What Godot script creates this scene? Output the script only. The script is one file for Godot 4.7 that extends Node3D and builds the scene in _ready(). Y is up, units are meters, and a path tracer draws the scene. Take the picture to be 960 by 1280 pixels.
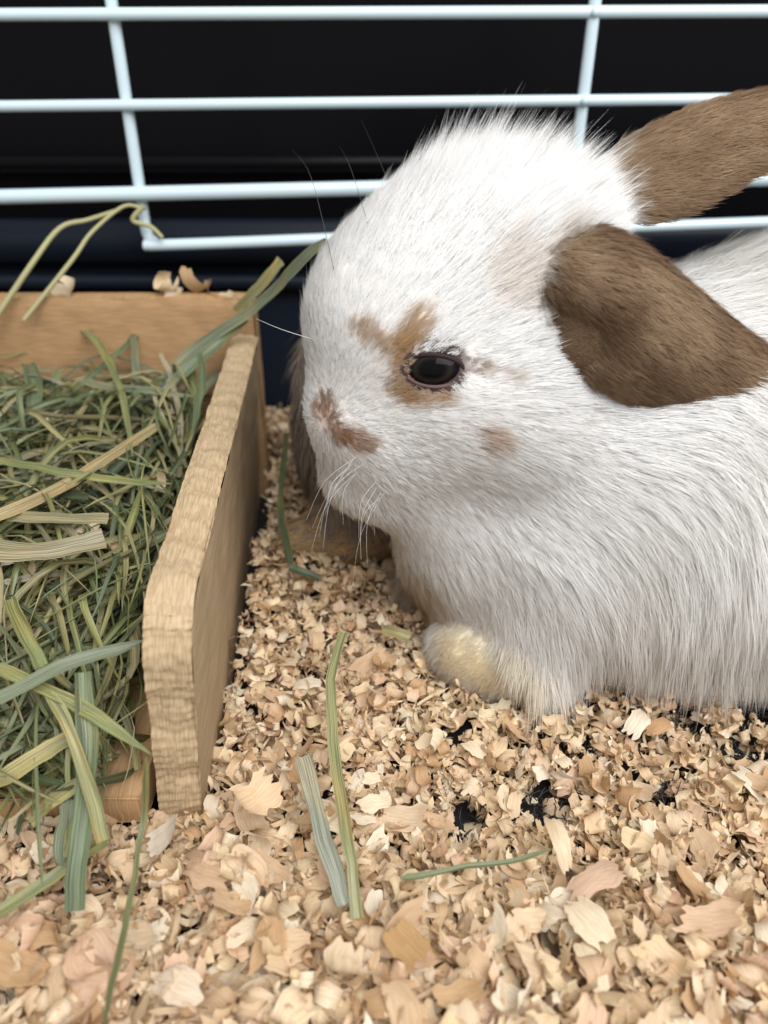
extends Node3D

var rng := RandomNumberGenerator.new()
var lumps := FastNoiseLite.new()
var fine := FastNoiseLite.new()
var used := {}


func numbered(called: String) -> String:
	if not used.has(called):
		used[called] = 0
		return called
	used[called] += 1
	return "%s_%03d" % [called, used[called]]


func tag(o: Node3D, label: String, category := "", group := "", kind := "") -> void:
	o.set_meta("label", label)
	if category: o.set_meta("category", category)
	if group: o.set_meta("group", group)
	if kind: o.set_meta("kind", kind)


func base(called: String, at := Vector3.ZERO) -> Node3D:
	var o := Node3D.new()
	o.name = numbered(called)
	o.position = at
	add_child(o, true)
	return o


func put(called: String, m: Mesh, mat: Material, parent: Node3D = null) -> MeshInstance3D:
	var o := MeshInstance3D.new()
	o.name = called if parent else numbered(called)
	o.mesh = m
	o.material_override = mat
	(parent if parent else self).add_child(o, true)
	return o


func lin(r: float, g: float, b: float) -> Color:
	return Color(r, g, b).linear_to_srgb()


func stuff_material(c: Color, rough: float) -> StandardMaterial3D:
	var m := StandardMaterial3D.new()
	m.albedo_color = c
	m.roughness = rough
	return m


func tinted(rough: float, through := 0.0) -> StandardMaterial3D:
	var m := stuff_material(Color.WHITE, rough)
	m.vertex_color_use_as_albedo = true
	if through > 0.0:
		m.backlight_enabled = true
		m.backlight = Color(through, through, through).linear_to_srgb()
	return m


# a texture of long fibres that run along v; from dark to white
func fibre_image(w: int, h: int, along: float, across: float, low: float, seed_: int) -> ImageTexture:
	var n := FastNoiseLite.new()
	n.seed = seed_
	n.frequency = 1.0
	n.fractal_octaves = 4
	var im := Image.create(w, h, false, Image.FORMAT_RGB8)
	for y in h:
		for x in w:
			var a := float(x) / w * TAU
			var k := n.get_noise_3d(cos(a) * across, sin(a) * across, float(y) / h * along)
			var g := clampf(0.5 + k * 1.3, 0.0, 1.0)
			var l := lerpf(low, 1.0, g)
			im.set_pixel(x, y, Color(l, l * lerpf(0.97, 1.0, g), l * lerpf(0.93, 1.0, g)))
	im.generate_mipmaps()
	return ImageTexture.create_from_image(im)


# ---------------------------------------------------------------- flesh: a smooth union of tapered bones, meshed as surface nets
class Flesh:
	var from: Array[Vector3] = []
	var along: Array[Vector3] = []
	var inv: Array[float] = []
	var ra: Array[float] = []
	var dr: Array[float] = []
	var k := 0.011
	var floor_y := -0.01

	func bone(a: Vector3, b: Vector3, r0: float, r1: float) -> void:
		from.append(a); along.append(b - a); inv.append(1.0 / maxf((b - a).length_squared(), 1e-9)); ra.append(r0); dr.append(r1 - r0)

	func field(p: Vector3) -> float:
		var d := 10.0
		for i in from.size():
			var q := p - from[i]
			var t := clampf(q.dot(along[i]) * inv[i], 0.0, 1.0)
			var x := (q - along[i] * t).length() - (ra[i] + dr[i] * t)
			var h := maxf(k - absf(d - x), 0.0) / k
			d = minf(d, x) - h * h * k * 0.25
		return maxf(d, floor_y - p.y)

	func grad(p: Vector3) -> Vector3:
		var e := 0.0008
		return Vector3(field(p + Vector3(e, 0, 0)) - field(p - Vector3(e, 0, 0)), field(p + Vector3(0, e, 0)) - field(p - Vector3(0, e, 0)), field(p + Vector3(0, 0, e)) - field(p - Vector3(0, 0, e))).normalized()

	# [positions, normals, triangle corners]
	func skin(lo: Vector3, hi: Vector3, cell: float) -> Array:
		var n := Vector3i(((hi - lo) / cell).ceil()) + Vector3i.ONE
		var f := PackedFloat32Array()
		f.resize(n.x * n.y * n.z)
		f.fill(1.0)
		var b := 4
		for bx in range(0, n.x, b):
			for by in range(0, n.y, b):
				for bz in range(0, n.z, b):
					var c := field(lo + (Vector3(bx, by, bz) + Vector3.ONE * (b * 0.5)) * cell)
					var near := absf(c) < cell * b * 1.3
					for x in range(bx, mini(bx + b, n.x)):
						for y in range(by, mini(by + b, n.y)):
							for z in range(bz, mini(bz + b, n.z)):
								f[(x * n.y + y) * n.z + z] = field(lo + Vector3(x, y, z) * cell) if near else signf(c)
		var at := {}
		var pos := PackedVector3Array()
		var step := [n.y * n.z, n.z, 1]
		for x in n.x - 1:
			for y in n.y - 1:
				for z in n.z - 1:
					var i := (x * n.y + y) * n.z + z
					var neg := 0
					for c in 8:
						if f[i + (c & 1) * step[0] + ((c >> 1) & 1) * step[1] + (c >> 2) * step[2]] < 0.0:
							neg += 1
					if neg == 0 or neg == 8:
						continue
					var sum := Vector3.ZERO
					var count := 0
					for c in 8:
						for ax in 3:
							if (c >> ax) & 1 == 0:
								var o := Vector3(c & 1, (c >> 1) & 1, c >> 2)
								var j: int = i + (c & 1) * step[0] + ((c >> 1) & 1) * step[1] + (c >> 2) * step[2]
								var va := f[j]
								var vb := f[j + step[ax]]
								if (va < 0.0) != (vb < 0.0):
									o[ax] += va / (va - vb)
									sum += o
									count += 1
					at[i] = pos.size()
					pos.append(lo + (Vector3(x, y, z) + sum / count) * cell)
		var tri := PackedInt32Array()
		for x in range(1, n.x - 1):
			for y in range(1, n.y - 1):
				for z in range(1, n.z - 1):
					var i := (x * n.y + y) * n.z + z
					for ax in 3:
						if (f[i] < 0.0) == (f[i + step[ax]] < 0.0):
							continue
						var u: int = step[(ax + 1) % 3]
						var w: int = step[(ax + 2) % 3]
						if not (at.has(i) and at.has(i - u) and at.has(i - w) and at.has(i - u - w)):
							continue
						var q := [at[i], at[i - u], at[i - u - w], at[i - w]]
						if f[i] < 0.0:
							tri.append_array([q[0], q[2], q[1], q[0], q[3], q[2]])
						else:
							tri.append_array([q[0], q[1], q[2], q[0], q[2], q[3]])
		var nor := PackedVector3Array()
		for p in pos:
			nor.append(grad(p))
		return [pos, nor, tri]


# ---------------------------------------------------------------- fur
class Fur:
	var v := PackedVector3Array()
	var n := PackedVector3Array()
	var c := PackedColorArray()
	var t := PackedInt32Array()

	# a tapered blade of hair from root to tip that bows through mid; it shades like the coat it belongs to
	func hair(root: Vector3, mid: Vector3, tip: Vector3, up: Vector3, w: float, c0: Color, c1: Color, roll: float) -> void:
		var side := (tip - root).cross(up).normalized()
		var nn := (up + side * roll).normalized()
		var at := v.size()
		if (tip - root).length_squared() < 0.000256:
			var d := side * w
			v.append(root - d); v.append(root + d)
			v.append(mid - d * 0.85); v.append(mid + d * 0.85)
			v.append(tip)
			for i in 5: n.append(nn)
			c.append(c0); c.append(c0); c.append(c1); c.append(c1); c.append(c1)
			t.append_array([at, at + 2, at + 1, at + 1, at + 2, at + 3, at + 2, at + 4, at + 3])
			return
		var a := root.lerp(mid, 0.55)
		var b := mid.lerp(tip, 0.45)
		var s0 := side * w
		var s1 := side * (w * 0.62)
		v.append(root - s0); v.append(root + s0)
		v.append(a - s0); v.append(a + s0)
		v.append(b - s1); v.append(b + s1)
		v.append(tip)
		for i in 7: n.append(nn)
		var cm := c0.lerp(c1, 0.6)
		c.append(c0); c.append(c0); c.append(c0); c.append(c0); c.append(cm); c.append(cm); c.append(c1)
		t.append_array([at, at + 2, at + 1, at + 1, at + 2, at + 3, at + 2, at + 4, at + 3, at + 3, at + 4, at + 5, at + 4, at + 6, at + 5])

	func mesh() -> ArrayMesh:
		var arr := []
		arr.resize(Mesh.ARRAY_MAX)
		arr[Mesh.ARRAY_VERTEX] = v
		arr[Mesh.ARRAY_NORMAL] = n
		arr[Mesh.ARRAY_COLOR] = c
		arr[Mesh.ARRAY_INDEX] = t
		var m := ArrayMesh.new()
		m.add_surface_from_arrays(Mesh.PRIMITIVE_TRIANGLES, arr)
		return m


# clumps of hair over the triangles of a skin; style(p, n) gives [direction, length, lift, colour, clumps per mm2, hairs, half width, spread] or []
func grow(fur: Fur, pos: PackedVector3Array, nor: PackedVector3Array, tri: PackedInt32Array, style: Callable) -> void:
	for i in range(0, tri.size(), 3):
		var a := pos[tri[i]]
		var b := pos[tri[i + 1]]
		var c := pos[tri[i + 2]]
		var mid := (a + b + c) / 3.0
		var first: Array = style.call(mid, nor[tri[i]])
		if first.is_empty():
			continue
		var want: float = (b - a).cross(c - a).length() * 0.5e6 * first[4]
		var many := int(want) + (1 if rng.randf() < want - int(want) else 0)
		for k in many:
			var u := rng.randf()
			var w := rng.randf()
			if u + w > 1.0:
				u = 1.0 - u; w = 1.0 - w
			var p := a + (b - a) * u + (c - a) * w
			var n := (nor[tri[i]] * (1.0 - u - w) + nor[tri[i + 1]] * u + nor[tri[i + 2]] * w).normalized()
			var s: Array = style.call(p, n)
			if s.is_empty():
				continue
			var dir: Vector3 = s[0]
			dir = (dir - n * dir.dot(n)).normalized()
			var side := dir.cross(n)
			var turn := rng.randfn(0.0, s[8])
			dir = (dir + side * turn).normalized()
			var ln: float = s[1] * rng.randf_range(0.75, 1.2)
			var lift: float = clampf(s[2] + rng.randfn(0.0, 0.07), 0.04, 1.0)
			var tip := p + (dir * sqrt(1.0 - lift * lift) + n * lift) * ln
			var tint: Color = s[3]
			var tone := rng.randf_range(0.96, 1.03)
			tint = Color(tint.r * tone, tint.g * tone, tint.b * tone)
			for h in int(s[5]):
				var o := side * rng.randfn(0.0, 1.0) + dir * rng.randfn(0.0, 1.0)
				var root: Vector3 = p + o * s[7] - n * 0.0006
				var l := rng.randf_range(0.7, 1.1) * (1.35 if rng.randf() < 0.05 else 1.0)
				var e: Vector3 = p.lerp(tip, l) + o * s[7] * 0.45 + (side * rng.randfn(0.0, 0.05) + n * rng.randfn(0.0, 0.035)) * ln
				var m: Vector3 = root.lerp(e, 0.5) + n * ln * 0.13
				var g := rng.randf_range(0.92, 1.04)
				var tc := Color(tint.r * g, tint.g * g, tint.b * g)
				fur.hair(root, m, e, n, s[6] * rng.randf_range(0.7, 1.2), Color(tc.r * 0.96, tc.g * 0.95, tc.b * 0.93), tc, rng.randfn(0.0, 0.17))


# ---------------------------------------------------------------- general shapes
func catmull(pts: Array, per: int) -> PackedVector3Array:
	var out := PackedVector3Array()
	for i in pts.size() - 1:
		var a: Vector3 = pts[maxi(i - 1, 0)]
		var b: Vector3 = pts[i]
		var c: Vector3 = pts[i + 1]
		var d: Vector3 = pts[mini(i + 2, pts.size() - 1)]
		for k in per:
			out.append(b.cubic_interpolate(c, a, d, float(k) / per))
	out.append(pts[-1])
	return out


func tube(st: SurfaceTool, path: PackedVector3Array, r0: float, r1: float, sides: int, col := Color.WHITE, caps := true) -> void:
	var x := Vector3.ZERO
	var rings: Array = []
	for i in path.size():
		var d := (path[mini(i + 1, path.size() - 1)] - path[maxi(i - 1, 0)]).normalized()
		if i == 0:
			x = d.cross(Vector3(0.31, 0.87, 0.2)).normalized()
		x = (x - d * x.dot(d)).normalized()
		var y := d.cross(x)
		var r := lerpf(r0, r1, float(i) / (path.size() - 1))
		var ring: Array = []
		for k in sides + 1:
			var a := TAU * k / sides
			var n := x * cos(a) + y * sin(a)
			ring.append([path[i] + n * r, n, Vector2(float(k) / sides, i * 0.2)])
		rings.append(ring)
	for i in rings.size() - 1:
		for k in sides:
			for q in [rings[i][k], rings[i + 1][k], rings[i][k + 1], rings[i][k + 1], rings[i + 1][k], rings[i + 1][k + 1]]:
				st.set_color(col); st.set_normal(q[1]); st.set_uv(q[2]); st.add_vertex(q[0])
	if caps:
		for e in [0, rings.size() - 1]:
			var d := (path[0] - path[1]).normalized() if e == 0 else (path[-1] - path[-2]).normalized()
			for k in sides:
				var tri := [path[e], rings[e][k][0], rings[e][k + 1][0]]
				if (tri[1] - tri[0]).cross(tri[2] - tri[0]).dot(d) > 0.0:
					tri = [tri[0], tri[2], tri[1]]
				for q in tri:
					st.set_color(col); st.set_normal(d); st.set_uv(Vector2.ZERO); st.add_vertex(q)


func start() -> SurfaceTool:
	var st := SurfaceTool.new()
	st.begin(Mesh.PRIMITIVE_TRIANGLES)
	return st


# a board: a box with rounded edges, a larger radius on its upper front corner, its sawn faces rough
func board(size: Vector3, nose: float, rough: float, cell: float) -> ArrayMesh:
	var st := start()
	st.set_smooth_group(0)
	var h := size * 0.5
	var r := 0.0016
	for f in 6:
		var ax := f / 2
		var sgn := 1.0 if f % 2 == 0 else -1.0
		var iu := (ax + 1) % 3
		var iv := (ax + 2) % 3
		var step := cell * (3.0 if ax == 0 and rough > 0.0 else 1.0)
		var nu := maxi(2, int(size[iu] / step))
		var nv := maxi(2, int(size[iv] / step))
		var pts: Array = []
		for i in nu + 1:
			for j in nv + 1:
				var p := Vector3.ZERO
				p[ax] = sgn * h[ax]
				p[iu] = lerpf(-h[iu], h[iu], float(i) / nu)
				p[iv] = lerpf(-h[iv], h[iv], float(j) / nv)
				var raw := p
				if nose > 0.0:
					var cy := h.y - nose
					var cz := h.z - nose
					if p.y > cy and p.z > cz:
						var d := Vector2(p.y - cy, p.z - cz)
						var m := maxf(d.x, d.y)
						if d.length() > 1e-6:
							d = d.normalized() * m
						p.y = cy + d.x; p.z = cz + d.y
				var q := Vector3(clampf(p.x, -h.x + r, h.x - r), clampf(p.y, -h.y + r, h.y - r), clampf(p.z, -h.z + r, h.z - r))
				if (p - q).length() > 1e-7 and nose == 0.0:
					p = q + (p - q).normalized() * r
				elif absf(raw.x) > h.x - r:
					p.y = lerpf(p.y, q.y, 0.5) if absf(raw.y) > h.y - r else p.y
				var end := 1.0 if (ax == 2 or ax == 1) else 0.25
				var k := lumps.get_noise_3d(raw.x * 26000, raw.y * 17000, raw.z * 17000) * 0.9 + fine.get_noise_3d(raw.x * 30000, raw.y * 26000, raw.z * 26000) * 0.7
				var waves := sin(raw.y * 2600.0 + lumps.get_noise_3d(raw.x * 9000, raw.y * 5000, raw.z * 5000) * 7.0) * 0.28 if ax == 2 else 0.0
				var out := Vector3.ZERO
				out[ax] = sgn
				p += out * ((k + waves) * rough * end + lumps.get_noise_3d(raw.x * 1500 + 50, raw.y * 5000, raw.z * 5000) * rough * (2.6 if ax != 0 else 1.0))
				pts.append([p, Vector2(raw.x / 0.05 + raw.y / 0.05, raw.z / 0.08) if ax == 0 else Vector2(raw.x / 0.034, (raw.z - raw.y) / 0.022)])
		for i in nu:
			for j in nv:
				var a: Array = pts[i * (nv + 1) + j]
				var b: Array = pts[(i + 1) * (nv + 1) + j]
				var c: Array = pts[(i + 1) * (nv + 1) + j + 1]
				var d: Array = pts[i * (nv + 1) + j + 1]
				for q in ([a, c, b, a, d, c] if sgn > 0 else [a, b, c, a, c, d]):
					st.set_uv(q[1]); st.add_vertex(q[0])
	st.index()
	st.generate_normals()
	return st.commit()


# ---------------------------------------------------------------- shavings
func flake(ln: float, wd: float, curl: float, cup: float, ragged: float, nu: int, nv: int) -> ArrayMesh:
	var st := start()
	st.set_smooth_group(0)
	var pts: Array = []
	var off := rng.randf() * 900.0
	var skew := rng.randf_range(-0.4, 0.4)
	for i in nu + 1:
		var u := float(i) / nu - 0.5
		for j in nv + 1:
			var v := float(j) / nv - 0.5
			var edge := 1.0 + fine.get_noise_2d(off + u * 90.0, 10.0 * signf(v)) * ragged * 0.9
			var x := (u + fine.get_noise_2d(off + 300.0, v * 140.0 + 50.0 * signf(u)) * ragged * 0.5 * absf(u) * 2.0 + v * skew * wd / ln) * ln
			var z := v * wd * edge * (1.0 - 0.5 * ragged * pow(absf(u * 2.0), 3.0))
			var a := x * curl
			var px := x + (fine.get_noise_2d(off + 60.0, v * 60.0) * 0.0006)
			var py := 0.0
			if absf(curl) > 1.0:
				var rad := (1.0 / curl) * (1.0 + v * 0.25)
				px = sin(a) * rad
				py = (1.0 - cos(a)) * rad + v * 0.0004
			py += z * z * cup + fine.get_noise_3d(off, x * 16000.0, z * 16000.0) * 0.00022 + lumps.get_noise_3d(off, x * 9000.0, z * 9000.0) * 0.0005
			pts.append([Vector3(px, py, z), Vector2(v * wd * 60.0 + off, x * 40.0)])
	for i in nu:
		for j in nv:
			var q := [pts[i * (nv + 1) + j], pts[(i + 1) * (nv + 1) + j], pts[(i + 1) * (nv + 1) + j + 1], pts[i * (nv + 1) + j + 1]]
			for k in [0, 1, 2, 0, 2, 3]:
				st.set_color(Color.WHITE); st.set_uv(q[k][1]); st.add_vertex(q[k][0])
	st.index()
	st.generate_normals()
	return st.commit()


func shaving_color() -> Color:
	var k := rng.randf()
	var c := Color(0.75, 0.58, 0.395)
	if k < 0.28: c = Color(0.82, 0.68, 0.50)
	elif k < 0.36: c = Color(0.86, 0.77, 0.63)
	elif k < 0.48: c = Color(0.62, 0.42, 0.25)
	elif k < 0.60: c = Color(0.74, 0.54, 0.39)
	var g := rng.randf_range(0.85, 1.12)
	return Color(c.r * g, c.g * g, c.b * g * rng.randf_range(0.92, 1.0))


func bedding_height(x: float, z: float) -> float:
	var h := lumps.get_noise_2d(x * 1600.0, z * 1600.0) * 0.0045 + lumps.get_noise_2d(x * 420.0 + 70.0, z * 420.0) * 0.004
	h += lumps.get_noise_2d(x * 9000.0, z * 9000.0) * 0.002
	h += 0.012 * smoothstep(-0.14, -0.21, z) * smoothstep(0.03, -0.03, x)
	h += 0.003 * smoothstep(-0.11, -0.07, z) + 0.006 * smoothstep(0.03, 0.06, x) * smoothstep(-0.13, -0.15, z)
	return h


var holes: Array = []


func in_hole(p: Vector3) -> bool:
	for h in holes:
		var d := Vector2(p.x - h[0].x, (p.z - h[0].z) * 0.8).length()
		if d < h[1] * (1.0 + fine.get_noise_2d(p.x * 9000.0, p.z * 9000.0) * 0.5):
			return true
	return false


func in_box(p: Vector3) -> bool:
	return p.x < -0.042 and p.z < -0.1165 and p.z > -0.295


# ---------------------------------------------------------------- hay
func blade(path: PackedVector3Array, wd: float, face: Vector3, col: Color, tip_col: Color, fold: float, blunt := false) -> ArrayMesh:
	var st := start()
	st.set_smooth_group(0)
	var rows: Array = []
	var off := rng.randf() * 500.0
	var travel := 0.0
	for i in path.size():
		var t := float(i) / (path.size() - 1)
		var d := (path[mini(i + 1, path.size() - 1)] - path[maxi(i - 1, 0)]).normalized()
		var s := d.cross(face).normalized()
		var n := s.cross(d)
		if i > 0: travel += (path[i] - path[i - 1]).length()
		var w := wd * 0.5 * (1.0 + fine.get_noise_2d(off, t * 90.0) * 0.34)
		if not blunt:
			w *= clampf(minf(t * 9.0 + 0.35, (1.0 - t) * 4.0 + 0.06), 0.0, 1.0)
		var row: Array = []
		var sway := s * fine.get_noise_2d(off + 80.0, travel * 2600.0) * minf(wd, 0.0016) * 0.45 + n * fine.get_noise_2d(off + 160.0, travel * 2200.0) * minf(wd, 0.0016) * 0.6
		for k in 5:
			var a := (k - 2) / 2.0
			var lift := fold * absf(a) * w + fine.get_noise_3d(off, a * 25.0, travel * 5000.0) * wd * 0.05
			var c := col.lerp(tip_col, t)
			var dry := smoothstep(0.12, 0.4, fine.get_noise_2d(off + 240.0, travel * 2500.0 + a * 12.0))
			c = c.lerp(Color(c.r * 1.35 + 0.04, c.g * 1.12 + 0.02, c.b * 0.95), dry * 0.7)
			row.append([path[i] + sway + s * (a * w) + n * lift, Vector2(a * 0.18 + off, travel * 12.0), c])
		rows.append(row)
	for i in rows.size() - 1:
		for k in 4:
			for q in [rows[i][k], rows[i][k + 1], rows[i + 1][k], rows[i][k + 1], rows[i + 1][k + 1], rows[i + 1][k]]:
				st.set_color(q[2]); st.set_uv(q[1]); st.add_vertex(q[0])
	st.index()
	st.generate_normals()
	return st.commit()


func hay_color() -> Color:
	var k := rng.randf()
	var c := Color(0.31, 0.355, 0.18)
	if k < 0.16: c = Color(0.19, 0.25, 0.15)
	elif k < 0.38: c = Color(0.45, 0.46, 0.22)
	elif k < 0.64: c = Color(0.54, 0.50, 0.29)
	elif k < 0.74: c = Color(0.63, 0.56, 0.38)
	elif k < 0.80: c = Color(0.36, 0.40, 0.28)
	var g := rng.randf_range(0.8, 1.2)
	return Color(c.r * g, c.g * g, c.b * g)


func hay_top(x: float, z: float) -> float:
	var t := clampf((-0.112 - z) / 0.16, 0.0, 1.0)
	return lerpf(0.018, 0.0465, pow(t, 0.7)) + lumps.get_noise_2d(x * 900.0 + 40.0, z * 900.0) * 0.006 + 0.006 * smoothstep(-0.09, -0.05, x) * t


func cross_of(x: Vector3, up: Vector3) -> Basis:
	var z := x.cross(up).normalized()
	return Basis(x, z.cross(x), z)


# ---------------------------------------------------------------- the rabbits
var rabbit := Flesh.new()
var patches: Array = []
var eye_at := Vector3.ZERO
var eye_out := Vector3.ZERO
var eye_across := Vector3.ZERO
var eye_up := Vector3.ZERO
var nose_at := Vector3.ZERO
var crown_at := Vector3.ZERO
var lens_at := Vector3.ZERO


func bone(a: Vector3, b: Vector3, r0: float, r1: float) -> void:
	rabbit.bone(a, b, r0, r1)


func mark(a: Vector3, b: Vector3, r: float, c: Color, strength: float) -> void:
	patches.append([a, b - a, r, c, strength])


func coat(p: Vector3, white: Color) -> Color:
	var c := white
	for m in patches:
		var q: Vector3 = p - m[0]
		var t := clampf(q.dot(m[1]) / maxf(m[1].length_squared(), 1e-9), 0.0, 1.0)
		var d: float = (q - m[1] * t).length() / m[2]
		if d < 1.7:
			d += fine.get_noise_3d(p.x * 9000.0, p.y * 9000.0, p.z * 9000.0) * 0.45
			c = c.lerp(m[3], (1.0 - smoothstep(0.45, 1.3, d)) * m[4])
	return c


func white_style(p: Vector3, n: Vector3) -> Array:
	var head: float = 1.0 - smoothstep(0.052, 0.085, (p - Vector3(0.012, 0.088, -0.188)).length())
	var from_nose := (p - nose_at).length()
	var away := (p - nose_at).normalized()
	var facing := n.dot((lens_at - p).normalized()) > -0.35
	var body_dir := Vector3(0.05, -1.0, 0.1).lerp(Vector3(1.0, 0.1, 0.1), smoothstep(0.78, 1.0, n.y))
	if p.x > 0.07:
		body_dir += Vector3(0.3 * smoothstep(0.06, 0.12, p.x), 0, 0)
	var head_dir := away + Vector3(0.1, -0.55, 0.0) * smoothstep(0.6, -0.2, n.y) * smoothstep(0.02, 0.05, from_nose)
	var dir := body_dir.lerp(head_dir, head)
	var ln := lerpf(0.023, clampf(0.0024 + from_nose * 0.075, 0.0024, 0.0085), head)
	var lift := lerpf(0.13, 0.19, head)
	var top := (1.0 - smoothstep(0.012, 0.042, (p - crown_at).length())) * smoothstep(0.2, 0.7, n.y)
	ln = lerpf(ln, 0.0135, top)
	lift = lerpf(lift, 0.82, top)
	dir = dir.lerp(Vector3(0.25, 0.2, 0.1), top * 0.5)
	var rim := (1.0 - head) * smoothstep(0.03, 0.012, p.y)
	var foot := 1.0 - smoothstep(0.006, 0.017, (p - Vector3(0.0231, 0.0124, -0.1574)).length())
	if foot > 0.0:
		ln = lerpf(lerpf(ln, 0.010, rim), 0.0035, foot)
		lift = lerpf(0.16, 0.1, foot)
		dir = dir.lerp(Vector3(-0.8, -0.5, 0.15), foot * 0.8)
	elif p.y < 0.03:
		ln = lerpf(ln, 0.013, rim); lift = 0.26
	var w := lerpf(0.00007, 0.000058, head)
	var per_mm := lerpf(0.5, 1.1, head)
	var many := lerpf(18.0, 14.0, head)
	var spread := lerpf(0.0011, 0.0006, head)
	var e := p - eye_at
	if e.length() < 0.02:
		var q := Vector2(e.dot(eye_across) / 0.0061, (e.dot(eye_up) + 0.0004) / 0.0032)
		if q.length() < 1.0:
			return []
		var near := 1.0 - smoothstep(1.0, 2.3, q.length())
		ln = lerpf(ln, 0.0015, near)
		lift = lerpf(lift, 0.14, near)
		dir = dir.lerp((eye_across * q.x + eye_up * q.y).normalized() * 0.5 + Vector3(0.9, 0, 0), near * 0.9)
	if from_nose < 0.03:
		w = 0.00008
		per_mm = lerpf(1.6, per_mm, smoothstep(0.012, 0.03, from_nose))
		spread = 0.0004
	if p.y < 0.001:
		return []
	if not facing:
		per_mm *= 0.2
		w *= 1.8
	var white := Color(0.885, 0.875, 0.86).lerp(Color(0.85, 0.825, 0.785), clampf(0.5 + lumps.get_noise_3d(p.x * 1800.0, p.y * 700.0, p.z * 1800.0) * 1.4, 0.0, 1.0) * (1.0 - head))
	return [dir, ln, lift, coat(p, white), per_mm, many, w, spread, lerpf(0.06, 0.09, head)]


# an ear between two edges: arched, as thick as an ear, dented where it is hollow
func ear(upper: Array, lower: Array, arch: float, hollow: Vector3) -> Array:
	var top := catmull(upper, 5)
	var low := catmull(lower, 5)
	var rows := top.size()
	var ns := 16
	var pos := PackedVector3Array()
	var tri := PackedInt32Array()
	var ring := 2 * ns + 2
	for i in rows:
		var t := float(i) / (rows - 1)
		var d := (top[mini(i + 1, rows - 1)] + low[mini(i + 1, rows - 1)] - top[maxi(i - 1, 0)] - low[maxi(i - 1, 0)]).normalized()
		var n := d.cross(low[i] - top[i]).normalized()
		if n.y < 0.0:
			n = -n
		var wide := (top[i] - low[i]).length()
		for half in 2:
			for k in ns + 1:
				var s := float(k) / ns if half == 0 else 1.0 - float(k) / ns
				var b := pow(sin(PI * s), 0.62)
				var p := top[i].lerp(low[i], s) + n * (arch * wide * b)
				if half == 1:
					p -= n * (0.0036 * minf(b * 1.5, 1.0)) * (1.0 - 0.55 * t)
				else:
					var g := Vector2((t - hollow.x) / 0.1, (s - hollow.y) / 0.14).length_squared()
					p -= n * hollow.z * exp(-g)
				pos.append(p)
	for i in rows - 1:
		for k in ring:
			var a := i * ring + k
			var b := i * ring + (k + 1) % ring
			tri.append_array([a, b, a + ring, b, b + ring, a + ring])
	for e in [0, rows - 1]:
		for k in range(1, ring - 1):
			tri.append_array([e * ring, e * ring + k, e * ring + k + 1] if e > 0 else [e * ring, e * ring + k + 1, e * ring + k])
	var nor := PackedVector3Array()
	nor.resize(pos.size())
	for i in range(0, tri.size(), 3):
		var f := -(pos[tri[i + 1]] - pos[tri[i]]).cross(pos[tri[i + 2]] - pos[tri[i]])
		for k in 3: nor[tri[i + k]] += f
	var centre := Vector3.ZERO
	for i in nor.size(): nor[i] = nor[i].normalized()
	# turn it inside out if the arch faces inwards
	var probe := (rows / 2) * ring + ns / 2
	var want := (top[rows / 2] - low[rows / 2]).cross(top[rows - 1] - top[0]).normalized()
	if want.y < 0.0: want = -want
	if nor[probe].dot(want) < 0.0:
		for i in nor.size(): nor[i] = -nor[i]
		for i in range(0, tri.size(), 3):
			var x := tri[i + 1]
			tri[i + 1] = tri[i + 2]
			tri[i + 2] = x
	return [pos, nor, tri, (top[-1] + low[-1] - top[0] - low[0]).normalized(), (top[0] + low[0]) * 0.5, (top[-1] + low[-1] - top[0] - low[0]).length() * 0.5]


func ear_style(p: Vector3, n: Vector3, along: Vector3, root: Vector3, ln: float, near_ear: bool) -> Array:
	var t := (p - root).dot(along) / ln
	var tan_ := Color(0.24, 0.155, 0.096) if near_ear else Color(0.29, 0.19, 0.115)
	var k := fine.get_noise_3d(p.x * 5000.0, p.y * 5000.0, p.z * 5000.0)
	var c := tan_.lerp(Color(0.39, 0.275, 0.175), clampf(0.45 + k * 0.8 + lumps.get_noise_3d(p.x * 4000.0, p.y * 4000.0, p.z * 4000.0) * 1.2, 0.0, 1.0))
	if near_ear:
		c = c.lerp(Color(0.75, 0.70, 0.64), 1.0 - smoothstep(-0.06, 0.04, t + k * 0.12))
	else:
		c = c.lerp(Color(0.78, 0.74, 0.68), 1.0 - smoothstep(0.0, 0.14, t + k * 0.15))
	return [along + Vector3(0, -0.2, 0), 0.0048, 0.15, c, 2.0, 12.0, 0.00006, 0.0005, 0.12]


func other_style(p: Vector3, n: Vector3) -> Array:
	if p.y < -0.003 or n.z < -0.4:
		return []
	var k := fine.get_noise_3d(p.x * 4000.0, p.y * 4000.0, p.z * 4000.0)
	var c := Color(0.23, 0.19, 0.155).lerp(Color(0.34, 0.285, 0.235), clampf(0.5 + k, 0.0, 1.0))
	if p.y < 0.024 and p.x < 0.008 and p.z > -0.228:
		c = Color(0.40, 0.27, 0.14)
		return [Vector3(-1, -0.2, 0.2), 0.005, 0.12, c, 0.3, 10.0, 0.00016, 0.0009, 0.1]
	return [Vector3(0.3, -1.0, 0.1).lerp(Vector3(1, 0.1, 0.1), smoothstep(0.5, 0.9, n.y)), 0.013, 0.12, c, 0.22, 9.0, 0.00018, 0.0013, 0.08]


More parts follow.
